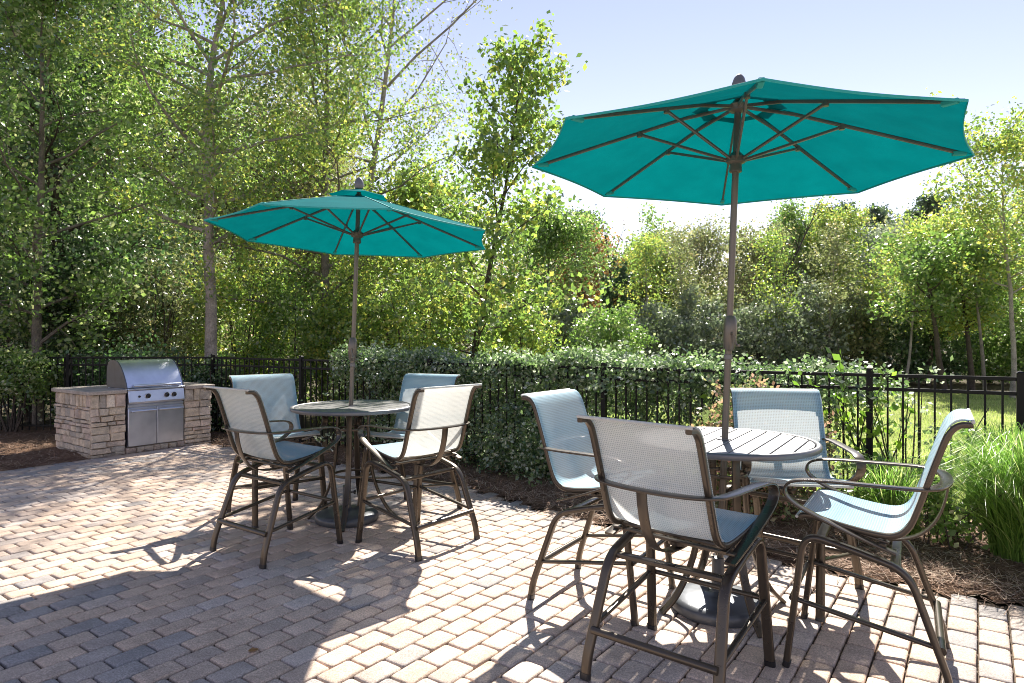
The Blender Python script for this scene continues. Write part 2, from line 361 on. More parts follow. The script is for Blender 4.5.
tag(blades('lawn_grass', pts, 0, .065, .004, L_lawn, False, 6), 'sunlit yellow green grass of the lawn beyond the fence', 'grass', kind='stuff')

# ------------------------------------------------------------------ foliage
def leaf_quads(C, spread, per, size, rg, squash=.8, droop=.0):
    """C: clump centres (n,3). returns V, tone"""
    n = len(C)*per; cen = np.repeat(C, per, 0); off = rg.normal(0, 1, (n, 3))*spread*np.array([1, 1, squash]); P = cen+off
    d = rg.normal(0, 1, (n, 3)); d[:, 2] -= droop; d /= np.linalg.norm(d, axis=1)[:, None]
    u = rg.normal(0, 1, (n, 3)); s = np.cross(d, u); s /= np.linalg.norm(s, axis=1)[:, None]; nn = np.cross(d, s)
    l = size*rg.uniform(.6, 1.35, n)[:, None]; wd = l*.34
    V = np.stack([P-d*l*.5, P+s*wd+nn*l*.08, P+d*l*.5, P-s*wd+nn*l*.08], 1).reshape(-1, 3)
    ct = np.repeat(rg.normal(0, .17, len(C)), per); tone = .50+ct+rg.normal(0, .24, n)
    return V, tone
def branch_pts(p, d, length, nseg, rg, up=.0, wob=.12):
    pts = [np.array(p, float)]; d = np.array(d, float); d /= np.linalg.norm(d)
    for i in range(nseg):
        d = d + rg.normal(0, wob, 3) + np.array([0, 0, up]); d /= np.linalg.norm(d); pts.append(pts[-1]+d*length/nseg)
    return pts
def lerp_path(pts, t):
    f = t*(len(pts)-1); i = min(int(f), len(pts)-2); f -= i; return pts[i]*(1-f)+pts[i+1]*f, (pts[i+1]-pts[i])
def tree(name, x, y, h, rad, base, leaf, bark, label, seed=1, limbs=20, subs=5, per=26, size=.10, spread=.2, trunk_r=.12, lean=(0, 0), shape='oval', rise=.55, group=None, tone=0.0, trunks=1, cat='tree', squash=.8, bare=0, z=-.05):
    rg = np.random.default_rng(seed); root = empty(name, (x, y, z)); tag(root, label, cat, group)
    wood = MB(); limb = MB(); cl = []
    for k in range(trunks):
        ang = rg.uniform(0, 6.28); ln = (lean[0]+(.12*math.cos(ang) if trunks > 1 else 0), lean[1]+(.12*math.sin(ang) if trunks > 1 else 0))
        tp = branch_pts((0.1*k, 0.05*k, 0), (ln[0], ln[1], 1), h*(1-.08*k), 9, rg, .02, .05)
        wood.tube(tp, trunk_r, 9, trunk_r*.12)
        nl = limbs//trunks
        for i in range(nl):
            t = base+(1-base)*(i+rg.uniform(.1, .9))/nl; p, dd = lerp_path(tp, t); q = (t-base)/(1-base)
            if shape == 'oval': rr = math.sin(math.pi*(.16+.80*q))**.7
            elif shape == 'cone': rr = 1.02-.85*q
            elif shape == 'flat': rr = .45+.6*q
            else: rr = (1-q*.65) if q > .25 else .55+q*1.5
            rr *= rg.uniform(.5, 1.3); a = i*2.4+rg.uniform(-.4, .4); L_ = max(.25, rad*rr)
            dz = rise*(0.5+1.0*q)
            bp = branch_pts(p, (math.cos(a), math.sin(a), dz), L_*math.sqrt(1+.3*dz), 5, rg, .03, .13)
            r0 = trunk_r*(.36-.24*q); limb.tube(bp, r0, 6, r0*.2)
            cl.append(bp[-1])
            for s_ in range(subs):
                ts = .25+.75*(s_+rg.random())/subs; p2, d2 = lerp_path(bp, min(ts, .99)); d2 = d2/np.linalg.norm(d2)
                sd = d2*.6+rg.normal(0, .62, 3)+np.array([0, 0, .12]); l2 = L_*rg.uniform(.22, .45)
                sp = branch_pts(p2, sd, l2, 3, rg, .04, .2); limb.tube(sp, r0*.3, 4, r0*.08)
                cl += [sp[1], sp[2], sp[3]]
        if h > 0: cl.append(tp[-1])
    wood.build('trunk', bark, root); limb.build('branches', bark, root)
    C = np.array(cl)
    if bare > 0: C = C[rg.random(len(C)) > bare]
    V, tn = leaf_quads(C, spread, per, size, rg, squash)
    zz = V[::4, 2]/max(h, .1)
    quads('crown', V, tn+tone, leaf, root)
    return root
def blob(name, x, y, rx, ry, h, leaf, label, seed=1, n=9000, size=.07, cat='shrub', group=None, tone=0.0, z0=0.0, shell=.45, stems=True, bark=None):
    """a shrub: leaves in clumps through an uneven rounded volume, on a few stems"""
    rg = np.random.default_rng(seed); root = empty(name, (x, y, -.03+0*z0)); tag(root, label, cat, group)
    nc = max(20, n//22); d = rg.normal(0, 1, (nc, 3)); d /= np.linalg.norm(d, axis=1)[:, None]; rr = rg.uniform(shell**3, 1, nc)**(1/3)
    lump = 1+.13*np.sin(d[:, 0]*5+seed)+.12*np.sin(d[:, 1]*6+2*seed)+.1*np.sin(d[:, 2]*7)
    C = d*(rr*lump)[:, None]*np.array([rx, ry, (h-z0)/2])+np.array([0, 0, (h+z0)/2]); C = C[C[:, 2] > .04]
    V, tn = leaf_quads(C, .09*max(rx, .5), 22, size, rg); V[:, 2] = np.maximum(V[:, 2], .01)
    if stems:
        mb = MB()
        for k in range(7):
            a = k*2.4; q = rg.uniform(.3, .7)
            mb.tube(branch_pts((.05*math.cos(a), .05*math.sin(a), 0), (math.cos(a)*rx*q, math.sin(a)*ry*q, h*.8), h*.85, 4, rg, .02, .06), .014+.006*h, 5, .005)
        mb.build('stems', bark or M_bark_d, root)
    quads('foliage', V, tn+tone, leaf, root); return root
def P(px, d): return (px-512)/650*d
GT = 'woodland trees beyond the fence'
# --- left woodland
tree('woodland_tree', P(209, 11.9), 11.9, 9.8, 2.9, .33, L_yel, M_bark_p, 'tall tree with straight pale trunk rising behind the built-in grill', 21, 32, 6, 52, .068, .22, .125, rise=.5, group=GT, tone=-.1)
tree('woodland_tree', P(112, 15), 15, 11, 3.0, .25, L_mid, M_bark, 'thin grey trunked tree left of the pale trunk, behind the grill counter', 22, 30, 6, 46, .075, .22, .11, group=GT)
tree('woodland_tree', P(8, 10.9), 11.6, 7.6, 2.3, .18, L_mid, M_bark, 'bright leaved tree at the far left edge of the view, nearest to the fence', 23, 26, 6, 44, .085, .17, .10, group=GT, tone=.1)
tree('woodland_tree', P(60, 13), 13.2, 10.2, 3.0, .12, L_dark, M_bark_d, 'dark green tree filling the left edge behind the bright leaved one', 24, 32, 6, 48, .085, .26, .15, group=GT)
tree('woodland_tree', P(325, 13.2), 13.2, 9.0, 2.5, .12, L_yel, M_bark, 'dense yellow green tree rising behind the left umbrella', 25, 34, 6, 52, .072, .22, .12, group=GT, tone=.02)
tree('woodland_tree', P(338, 16.5), 16.5, 13.0, 4.6, .42, L_oliv, M_bark_p, 'tall leaning tree with bare grey limbs against the sky behind the left umbrella', 26, 16, 6, 22, .085, .24, .13, lean=(.26, 0), rise=1.0, group=GT)
tree('young_tree', P(466, 12.5), 12.5, 7.0, 1.62, .14, L_yel, M_bark_d, 'slender upright young tree with large leaves between the two umbrellas', 27, 32, 4, 20, .115, .17, .075, lean=(.05, 0), rise=.62, shape='taper', group=GT, tone=-.08)
tree('woodland_tree', P(165, 18), 18.5, 12.5, 3.8, .15, L_mid, M_bark_d, 'leafy tree deep in the woodland between the thin trunk and the pale trunk', 29, 24, 5, 20, .12, .3, .16, group=GT)
tree('woodland_tree', P(20, 18), 18.5, 12.5, 4.2, .1, L_dark, M_bark_d, 'tall evergreen deep in the woodland at the left edge', 30, 24, 5, 22, .13, .32, .16, group=GT)
tree('woodland_tree', P(425, 16), 16, 5.2, 1.9, .08, L_yel, M_bark_d, 'low yellow green tree filling the gap between the left umbrella and the slender young tree', 32, 26, 5, 28, .11, .22, .09, group=GT)
tree('woodland_tree', P(-60, 13), 14, 12, 3.2, .1, L_mid, M_bark_d, 'leafy tree at the left margin of the woodland, mostly out of view', 33, 28, 5, 28, .14, .28, .14, group=GT)
GS = 'understory shrubs behind the fence'
for k, (px, d, rx, h, lf, lb) in enumerate([
    (30, 12.6, 1.3, 3.4, L_dark, 'dark evergreen shrub behind the fence at the far left'),
    (95, 12.8, 1.3, 4.0, L_dark, 'dark evergreen shrub rising behind the left end of the grill counter'),
    (155, 13.0, 1.2, 3.4, L_oliv, 'brownish olive shrub directly behind the grill hood'),
    (245, 13.2, 1.1, 3.4, L_yel, 'yellow green shrub right of the pale trunk, under the left tip of the left umbrella'),
    (295, 13.0, 1.2, 3.0, L_mid, 'green shrub behind the fence just left of the left umbrella pole'),
    (352, 12.6, 1.1, 2.8, L_yel, 'light green shrub directly behind the left umbrella pole'),
    (60, 14.2, 1.6, 5.4, L_dark, 'tall dark evergreen shrub deep in the wood above the left end of the island'),
    (135, 14.4, 1.5, 5.2, L_dark, 'tall dark evergreen shrub deep in the wood above the grill hood'),
    (182, 14.8, 1.2, 4.6, L_oliv, 'tall olive shrub deep in the wood beside the pale trunk'),
    (410, 12.0, 1.0, 3.0, L_yel, 'light yellow shrub over the hedge right of the left umbrella pole'),
    (520, 14.0, .9, 2.6, L_yel, 'yellow leaved shrub over the hedge just right of the slender young tree')]):
    blob('understory_shrub', P(px, d), d, rx, rx*.8, h, lf, lb, 60+k, 8500, .075, group=GS, tone=.0)
# --- distant tree line on the right
GR = 'distant trees across the lawn'
far = [
 # px, d, h, rad, base, leaf, bark, label, size
 (540, 21, 5.6, 1.7, .15, L_mid, M_bark, 'bright green tree standing over the hedge right of the slender young tree', .14, 'oval', 0),
 (592, 27, 5.9, 1.9, .3, L_rust, M_bark, 'tree with thin rusty orange top left of the vine clad snag', .15, 'oval', .2),
 (630, 30, 6.1, 2.0, .15, L_mid, M_bark_d, 'green tree directly behind the vine clad snag', .17, 'oval', 0),
 (655, 27, 5.2, 1.8, .15, L_yel, M_bark, 'yellow green tree right of the vine clad snag', .15, 'oval', 0),
 (690, 27, 6.0, 2.0, .2, L_oliv, M_bark, 'olive tree with bare twigs just left of the right umbrella pole', .14, 'oval', .3),
 (757, 26, 5.6, 1.7, .12, L_oliv, M_bark, 'olive tree just right of the right umbrella pole', .14, 'oval', .1),
 (795, 28, 6.6, 2.0, .1, L_mid, M_bark, 'broad mid green tree in the tree line right of the right umbrella pole', .15, 'oval', 0),
 (838, 26, 6.3, 1.8, .12, L_yel, M_bark, 'yellow topped tree in the middle of the right tree line', .14, 'oval', 0),
 (878, 27, 6.2, 1.8, .12, L_silv, M_bark, 'grey green tree left of the bright yellow green crown', .14, 'oval', .1),
 (928, 22, 5.3, 1.7, .35, L_yel, M_bark_d, 'bright yellow green crowned tree right of the yellow topped one', .13, 'oval', 0),
 (972, 20, 5.0, 1.6, .4, L_yel, M_bark_d, 'dark double trunked tree left of the tall sparse tree', .12, 'oval', .3),
 (1060, 20, 6.0, 2.2, .2, L_mid, M_bark, 'green tree at the right margin beyond the lawn', .13, 'oval', 0),
 (1000, 27, 6.0, 2.2, .1, L_mid, M_bark, 'green tree behind the tall sparse tree', .15, 'oval', 0),
]
for k, (px, d, h, rad, ba, lf, bk, lb, sz, shp, bare) in enumerate(far):
    tree('distant_tree', P(px, d), d, h*.95, rad*1.1, ba, lf, bk, lb, 100+k, 28, 5, 44, sz*.72, .26, .09, rise=.8, group=GR, bare=bare, shape=shp, tone=.12)
tree('sparse_tree', P(1012, 17.5), 17.5, 6.6, 2.1, .42, L_yel, M_bark_p, 'tall sparse yellowing tree with long pale trunk at the right edge', 140, 24, 5, 24, .10, .2, .075, lean=(-.05, 0), rise=.7, group=GR, tone=.10, bare=.05)
tree('leaning_tree', P(945, 19), 19, 4.2, 1.3, .5, L_mid, M_bark_d, 'dark tree with trunk leaning left beyond the lawn', 141, 12, 4, 16, .12, .2, .10, lean=(-.28, 0), group=GR)
tree('thin_tree', P(985, 18.6), 18.6, 4.6, .9, .5, L_mid, M_bark, 'thin tree between the double trunked tree and the tall sparse tree', 142, 10, 4, 14, .12, .18, .06, lean=(.03, 0), group=GR)
for k, (px, d, h, ln, lb) in enumerate([(648, 21.5, 4.6, .05, 'thin pale stemmed young tree right of the round bright green shrub'), (690, 22, 4.9, -.06, 'thin pale stemmed young tree just left of the right umbrella pole'),
    (782, 21, 4.7, .08, 'thin pale stemmed young tree a little right of the right umbrella pole'), (832, 21.5, 5.0, -.05, 'thin pale stemmed young tree under the yellow topped tree'), (905, 20.5, 4.6, .04, 'thin pale stemmed young tree left of the leaning trunk')]):
    tree('young_tree', P(px, d), d, h, .9, .38, (L_yel, L_oliv)[k % 2], M_bark_p, lb, 240+k, 13, 4, 16, .085, .2, .05, lean=(ln, 0), rise=1.1, group='thin pale stemmed trees beyond the lawn')
for k, (px, d, h, lb) in enumerate([(822, 44, 10.0, 'dark pine top poking over the middle of the right tree line'), (803, 46, 9.6, 'small dark pine top left of the others over the right tree line'),
                                    (888, 45, 10.2, 'dark pine top left of the tallest pine'), (915, 44, 10.6, 'tallest dark pine over the right tree line'), (572, 42, 9.2, 'dark pine over the orange topped tree')]):
    tree('pine_tree', P(px, d), d, h, 2.0, .55, L_pine, M_bark, lb, 150+k, 18, 5, 26, .2, .26, .14, shape='oval', rise=.35, group='pines behind the tree line')
for k, (px, d, h, lb, ln) in enumerate([(757, 24, 7.0, 'bare dead tree with curved limbs just right of the right umbrella pole', .10), (612, 24, 5.6, 'bare pointed snag rising over the tree line between the umbrellas', -.03)]):
    tree('dead_tree', P(px, d), d, h, 1.5, .5, L_rust, M_bark_d, lb, 170+k, 9, 4, 1, .06, .1, .08, rise=1.2, group='bare trees', bare=.9, lean=(ln, 0))
blob('vine_clad_snag', P(617, 23.6), 23.6, .6, .6, 4.4, L_dark, 'dark vine clad snag in the tree line between the umbrellas', 180, 5000, .12, 'tree', tone=-.1, z0=1.5)
blob('round_shrub', P(609, 16.5), 16.5, 1.0, .9, 2.45, L_mid, 'round bright green shrub over the hedge between the umbrellas', 181, 9000, .08, tone=.05)
for k, (px, d, rx, h, lf, lb) in enumerate([
    (575, 20, 1.1, 2.4, L_silv, 'silvery shrub left of the round bright green shrub'),
    (660, 20, 1.3, 2.6, L_silv, 'silvery shrub right of the round bright green shrub'),
    (700, 21, 1.2, 3.0, L_silv, 'silvery shrub just left of the right umbrella pole'),
    (765, 21, 1.3, 2.9, L_silv, 'silvery shrub just right of the right umbrella pole'),
    (715, 23, 1.4, 3.2, L_oliv, 'olive shrub directly behind the right umbrella pole'),
    (805, 22, 1.4, 3.4, L_silv, 'silvery grey shrub in the shade left of the middle of the tree line'),
    (850, 22.5, 1.4, 3.2, L_oliv, 'grey olive shrub under the yellow topped tree'),
    (895, 22.5, 1.4, 2.9, L_dark, 'dark shrub seen over the thick fence post on the right'),
    (940, 23, 1.4, 2.9, L_dark, 'dark shrub behind the leaning trunk'),
    (990, 23, 1.5, 3.0, L_mid, 'green shrub behind the thin trunk'),
    (1040, 22, 1.5, 3.2, L_mid, 'green shrub at the right edge beyond the lawn'),
    (545, 18, 1.1, 2.2, L_oliv, 'olive shrub over the hedge below the bright green tree')]):
    blob('far_shrub', P(px, d), d, rx, rx*.8, h, lf, lb, 190+k, 6500, .12, group='shrubs along the foot of the tree line', tone=-.05)
# far wood that reads as one mass
rg = np.random.default_rng(5); cc = []
for k in range(300):
    px = rg.uniform(-150, 1180) if k < 170 else rg.uniform(-150, 345); d = rg.uniform(32, 42); hh = rg.uniform(6.2, 7.8) if px > 480 else (rg.uniform(8, 10) if px > 345 else rg.uniform(12, 19)); m_ = 60 if px > 345 else 110
    q = rg.normal(0, 1, (m_, 3))*np.array([1.2, 1.2, hh*.24])+np.array([P(px, d), d, hh*.5]); cc.append(q[(q[:, 2] > 0) & (q[:, 2] < hh)])
V, tn = leaf_quads(np.concatenate(cc), .35, 14, .22, rg); tn = tn+.15
tag(quads('far_woodland', V, tn, L_oliv), 'continuous far woodland closing the view behind the tree line', 'woodland', kind='stuff')

# ------------------------------------------------------------------ hedge, vines, shrubs at the fence
def hedge():
    rg = np.random.default_rng(77); path = [(-2.35, 9.60), (-1.1, 8.88), (.3, 8.05), (1.7, 7.22), (2.5, 6.74), (3.35, 6.22), (3.9, 5.92)]
    root = empty('hedge', (0, 8, -.02)); tag(root, 'long clipped holly hedge with shiny leaves growing through the black fence', 'hedge')
    seg = [math.dist(a, b) for a, b in zip(path[:-1], path[1:])]; tot = sum(seg); C = []
    for _ in range(5600):
        t = rg.uniform(0, tot); i = 0
        while t > seg[i]: t -= seg[i]; i += 1
        a, b = np.array(path[i]), np.array(path[i+1]); c = a+(b-a)*t/seg[i]; nrm = np.array([-(b-a)[1], (b-a)[0]])/seg[i]
        s = sum(seg[:i])+t; end = max(0, (s-5.3)/1.0)
        top = 1.34-.08*min(1, end)+.05*math.sin(s*2.1)+.04*math.sin(s*5.3)+(.16*rg.random() if rg.random() < .12 else 0)
        # fuller shell than core
        z = top*(1-rg.random()**1.5*.97) if rg.random() < .7 else rg.uniform(.08, top)
        wv = .36 if z < top-.12 else .28
        if s > 6.0 and rg.random() < min(.92, (s-6.0)*.9): continue
        if s > 5.2 and z < .75 and rg.random() < .8*min(1, end+.3): continue
        o_ = rg.uniform(-1, 1); o_ = math.copysign(abs(o_)**.55, o_)*wv
        if o_ < 0 and end > .5 and rg.random() < .5: continue
        if o_ > 0: o_ *= 1.0
        elif z < 1.05: o_ *= .60
        else: o_ -= .12
        if z < 1.0 and rg.random() < .48: continue
        C.append([c[0]+nrm[0]*o_, c[1]+nrm[1]*o_-8, z])
    # low spill in front of the fence
    for _ in range(420):
        a = rg.normal(0, 1, 3); C.append([.32+.42*a[0], -.58+.2*a[1]-.24*a[0], abs(.30+.26*a[2])])
    for _ in range(200):
        a = rg.normal(0, 1, 3); C.append([-1.2+.6*a[0], .48+.12*a[1]-.35*a[0], abs(.5+.35*a[2])])
    C = np.array(C); V, tn = leaf_quads(C,   .06, 24, .047, rg)
    quads('foliage', V, tn+.08, L_hedge, root)
    mb = MB()
    for k in range(34):
        t = (k+.5)/34*tot; i = 0
        while t > seg[i]: t -= seg[i]; i += 1
        a, b = path[i], path[i+1]; x = a[0]+(b[0]-a[0])*t/seg[i]+rg.normal(0, .04); y = a[1]+(b[1]-a[1])*t/seg[i]-8+rg.normal(0, .05)
        for q in range(3): mb.tube(branch_pts((x, y, 0), (rg.normal(0, .3), rg.normal(0, .2), 1), 1.15, 4, rg, .02, .1), .012, 5, .004)
    mb.build('stems', M_bark_d, root)
hedge()
def sprig(name, x, y, h, leaf, label, n=14, size=.07, cat='plant', spread=.35, seed=1, rg_per=6, group=None, lean=.5):
    """loose shoots with leaves alternating along them"""
    rg = np.random.default_rng(seed); root = empty(name, (x, y, -.01)); tag(root, label, cat, group); mb = MB(); C = []
    for k in range(n):
        a = rg.uniform(0, 6.28); bp = branch_pts((rg.normal(0, spread*.3), rg.normal(0, spread*.3), 0), (math.cos(a)*lean*spread, math.sin(a)*lean*spread, .8), h*rg.uniform(.75, 1.2), 7, rg, .0, .16)
        mb.tube(bp, .006, 5, .002)
        for j in range(10): p, _ = lerp_path(bp, min(.99, .25+.75*j/10)); C.append(p)
    mb.build('stems', M_bark_d, root); V, tn = leaf_quads(np.array(C), .05, rg_per, size, rg); quads('foliage', V, tn, leaf, root); return root
sprig('climbing_vine', 3.40, 5.78, 1.42, L_vine, 'bright green vine climbing the fence right of the thick post by the ornamental grass', 7, .085, seed=3, rg_per=3, spread=.4)
sprig('climbing_vine', 2.62, 6.30, 1.5, L_vine, 'bright green shoots over the hedge just left of the thick fence post on the right', 7, .085, seed=4, rg_per=3, spread=.4)
sprig('weedy_plant', 3.5, 5.0, .75, L_mid, 'weedy green plant at the foot of the fence left of the ornamental grass', 12, .06, seed=5, spread=.5)
sprig('weedy_plant', 3.0, 5.2, .6, L_mid, 'low weedy plant in front of the thick fence post', 12, .06, seed=6, spread=.5)
blob('nandina_shrub', 2.18, 5.80, .64, .42, 1.22, L_nand, 'nandina shrub with red and pink tipped leaves behind the right table', 210, 9000, .045)
blob('climbing_shrub', P(213, 10.9), 10.9, .55, .3, 1.34, L_dark, 'dark green shrub growing over the fence just right of the grill hood', 212, 6000, .055, tone=.05)
blob('fence_shrub', P(12, 10.7), 10.7, .85, .40, 1.45, L_mid, 'light green shrub spilling over the fence at the far left', 213, 5200, .06, z0=.62, tone=.15)
blob('fence_shrub', P(125, 11.2), 11.25, 1.3, .35, 1.55, L_dark, 'dark evergreen shrub pressed against the fence behind the grill', 214, 8000, .07)

# ornamental grass clumps
def grass_clump(x, y, r, h, n, label, seed, wid=.0038):
    rg = np.random.default_rng(seed); root = empty('ornamental_grass', (x, y, 0)); tag(root, label, 'ornamental grass', 'ornamental grass clumps by the fence')
    a = rg.uniform(0, 2*np.pi, n); b0 = rg.uniform(0, 1, n)**.6*r*.35; reach = rg.uniform(.1, 1.1, n)*r; hh = h*rg.uniform(.6, 1.1, n); S = 7
    az = a+rg.normal(0, .5, n); V = np.zeros((n, S, 2, 3)); tw = rg.normal(0, .35, n)
    over = rg.uniform(.5, 1.25, n)
    for k in range(S+0):
        t = k/(S-1); rad_ = reach*(t**1.5); z = hh*(np.sin(np.minimum(t*1.9*over, 2.6))/1.0)*.98
        cx = np.cos(a)*b0+np.cos(az+tw*t)*rad_; cy = np.sin(a)*b0+np.sin(az+tw*t)*rad_
        wv = wid*(1-t**2*.92); sx, sy = -np.sin(az)*wv, np.cos(az)*wv
        V[:, k, 0] = np.stack([cx-sx, cy-sy, np.maximum(z, .01)], 1); V[:, k, 1] = np.stack([cx+sx, cy+sy, np.maximum(z, .01)], 1)
    Q = np.stack([V[:, :-1, 0], V[:, :-1, 1], V[:, 1:, 1], V[:, 1:, 0]], 2).reshape(-1, 3)
    tn = np.repeat(np.clip(rg.normal(.5, .27, n), 0, 1), S-1)
    quads('blades', Q, tn, L_grass, root); return root
grass_clump(3.68, 4.62, .64, .90, 4400, 'large bright green ornamental grass clump at the right edge in front of the fence', 1)
grass_clump(4.45, 4.35, .60, .90, 2400, 'ornamental grass clump at the right margin behind the large one', 2)
grass_clump(3.02, 5.15, .42, .62, 900, 'small pale ornamental grass clump left of the large one, behind the right chair', 3)

# ------------------------------------------------------------------ fence
def fence():
    names = ['black metal picket fence run behind the stone grill island', 'long straight black picket fence from the grill island past the hedge to the right edge']
    H = 1.28
    pk = MB(); pk.box((-.008, -.008, .06), (.008, .008, H-.004)); first = None
    for (a, b, lb, i) in zip(FENCE[:-1], FENCE[1:], names, range(2)):
        d = Vector((b[0]-a[0], b[1]-a[1], 0)); Ln = d.length; ang = math.atan2(d.y, d.x)
        root = empty('metal_fence', (a[0], a[1], 0), ang); tag(root, lb, 'fence', 'black metal fence runs')
        for z in (H-.015, H-.135, .14):
            MB().box((.0, -.013, z-.015), (Ln, .013, z+.015)).build('rail', M_black, root, bevel=.003)
        px_ = [0, 2.4] if i == 0 else [.0, 2.13, 4.55, 6.98, 9.55, Ln]
        for x in px_:
            MB().box((x-.026, -.026, -.03), (x+.026, .026, H+.03)).lathe([(.036, H+.031), (.036, H+.036), (.02, H+.048), (.004, H+.052)], 4, Matrix.Translation((x, 0, 0)) @ Matrix.Rotation(R(45), 4, 'Z')).build('post', M_black, root, smooth=False)
        n = round(Ln/.117)
        for k in range(1, n):
            x = Ln*k/n
            if min(abs(x-q) for q in px_) < .04: continue
            if first is None: first = pk.build('picket', M_black, root, smooth=False); o = first
            else: o = first.copy(); col.objects.link(o); o.parent = root
            o.location = (x, 0, 0)
fence()

# ------------------------------------------------------------------ stone island and grill
IA = Vector((-5.6, 8.63, 0)); IE = Vector((.583, .8125, 0)); ang_i = math.atan2(IE.y, IE.x)
def island():
    root = empty('grill_island', IA, ang_i); tag(root, 'stacked field stone grill island with slab counter on the patio edge', 'grill island')
    rng = random.Random(4); LX, DY, HZ = 1.66, 1.12, .83
    core = MB(); core.box((.03, .03, -.04), (.44, DY, HZ)); core.box((1.26, .03, -.04), (LX-.03, DY, HZ)); core.box((.44, .03, -.04), (1.26, DY, .075)); core.box((.44, .70, .075), (1.26, DY, HZ))
    core.build('mortar_core', M_mortar, root, smooth=False)
    def clad(mb, M, length, z0, z1):
        z = z0
        while z < z1-.02:
            top = z > z1-.20
            hh = (z1-z) if top else rng.choice((.05, .06, .08, .105, .13))
            if z+hh > z1-.165 and not top: hh = max(.03, z1-.165-z) if z1-.165-z > .03 else .03
            x = 0
            while x < length-.001:
                wd = rng.uniform(.08, .14) if top else rng.uniform(.10, .26)
                if length-x-wd < .07: wd = length-x
                pr = rng.uniform(.012, .04); g = .004; vs = []
                def ring(ins, y, j=.010): return [(x+g+ins+rng.uniform(-j, j), y, z+g+ins*.6+rng.uniform(-j, j)*.6), (x+wd-g-ins+rng.uniform(-j, j), y, z+g+ins*.6+rng.uniform(-j, j)*.6), (x+wd-g-ins+rng.uniform(-j, j), y, z+hh-g-ins*.6+rng.uniform(-j, j)*.6), (x+g+ins+rng.uniform(-j, j), y, z+hh-g-ins*.6+rng.uniform(-j, j)*.6)]
                r0, r1, r2 = ring(0, .03, 0), ring(.0, -pr*.55+.012), ring(.012, -pr+.008)
                vs = [M @ Vector(q) for q in r0+r1+r2]
                fs = [(k*4+q, k*4+(q+1) % 4, (k+1)*4+(q+1) % 4, (k+1)*4+q) for k in range(2) for q in range(4)]+[(8, 9, 10, 11)]
                mb.add(vs, fs, rng.random()); x += wd
            z += hh
    st = MB(); I = Matrix.Identity(4)
    clad(st, I, .44, -.03, HZ); clad(st, Matrix.Translation((1.26, 0, 0)), LX-1.26, -.03, HZ); clad(st, Matrix.Translation((.44, 0, 0)), .82, -.03, .07)
    clad(st, Matrix.Rotation(R(-90), 4, 'Z') @ Matrix.Translation((-DY, 0, 0)), DY, -.03, HZ)
    clad(st, Matrix.Translation((LX, 0, 0)) @ Matrix.Rotation(R(90), 4, 'Z'), DY, -.03, HZ)
    clad(st, Matrix.Translation((LX, DY, 0)) @ Matrix.Rotation(R(180), 4, 'Z'), LX, -.03, HZ)
    st.build('stone_facing', M_stone, root, angle=30)
    for lo, hi in (((-.05, -.05, HZ), (.445, DY+.04, HZ+.052)), ((1.255, -.05, HZ), (LX+.05, DY+.04, HZ+.052)), ((.4475, .66, HZ), (1.2525, DY+.04, HZ+.052))):
        MB().box(lo, hi).build('counter_slab', M_slab, root, bevel=.01, seg=3)
island()
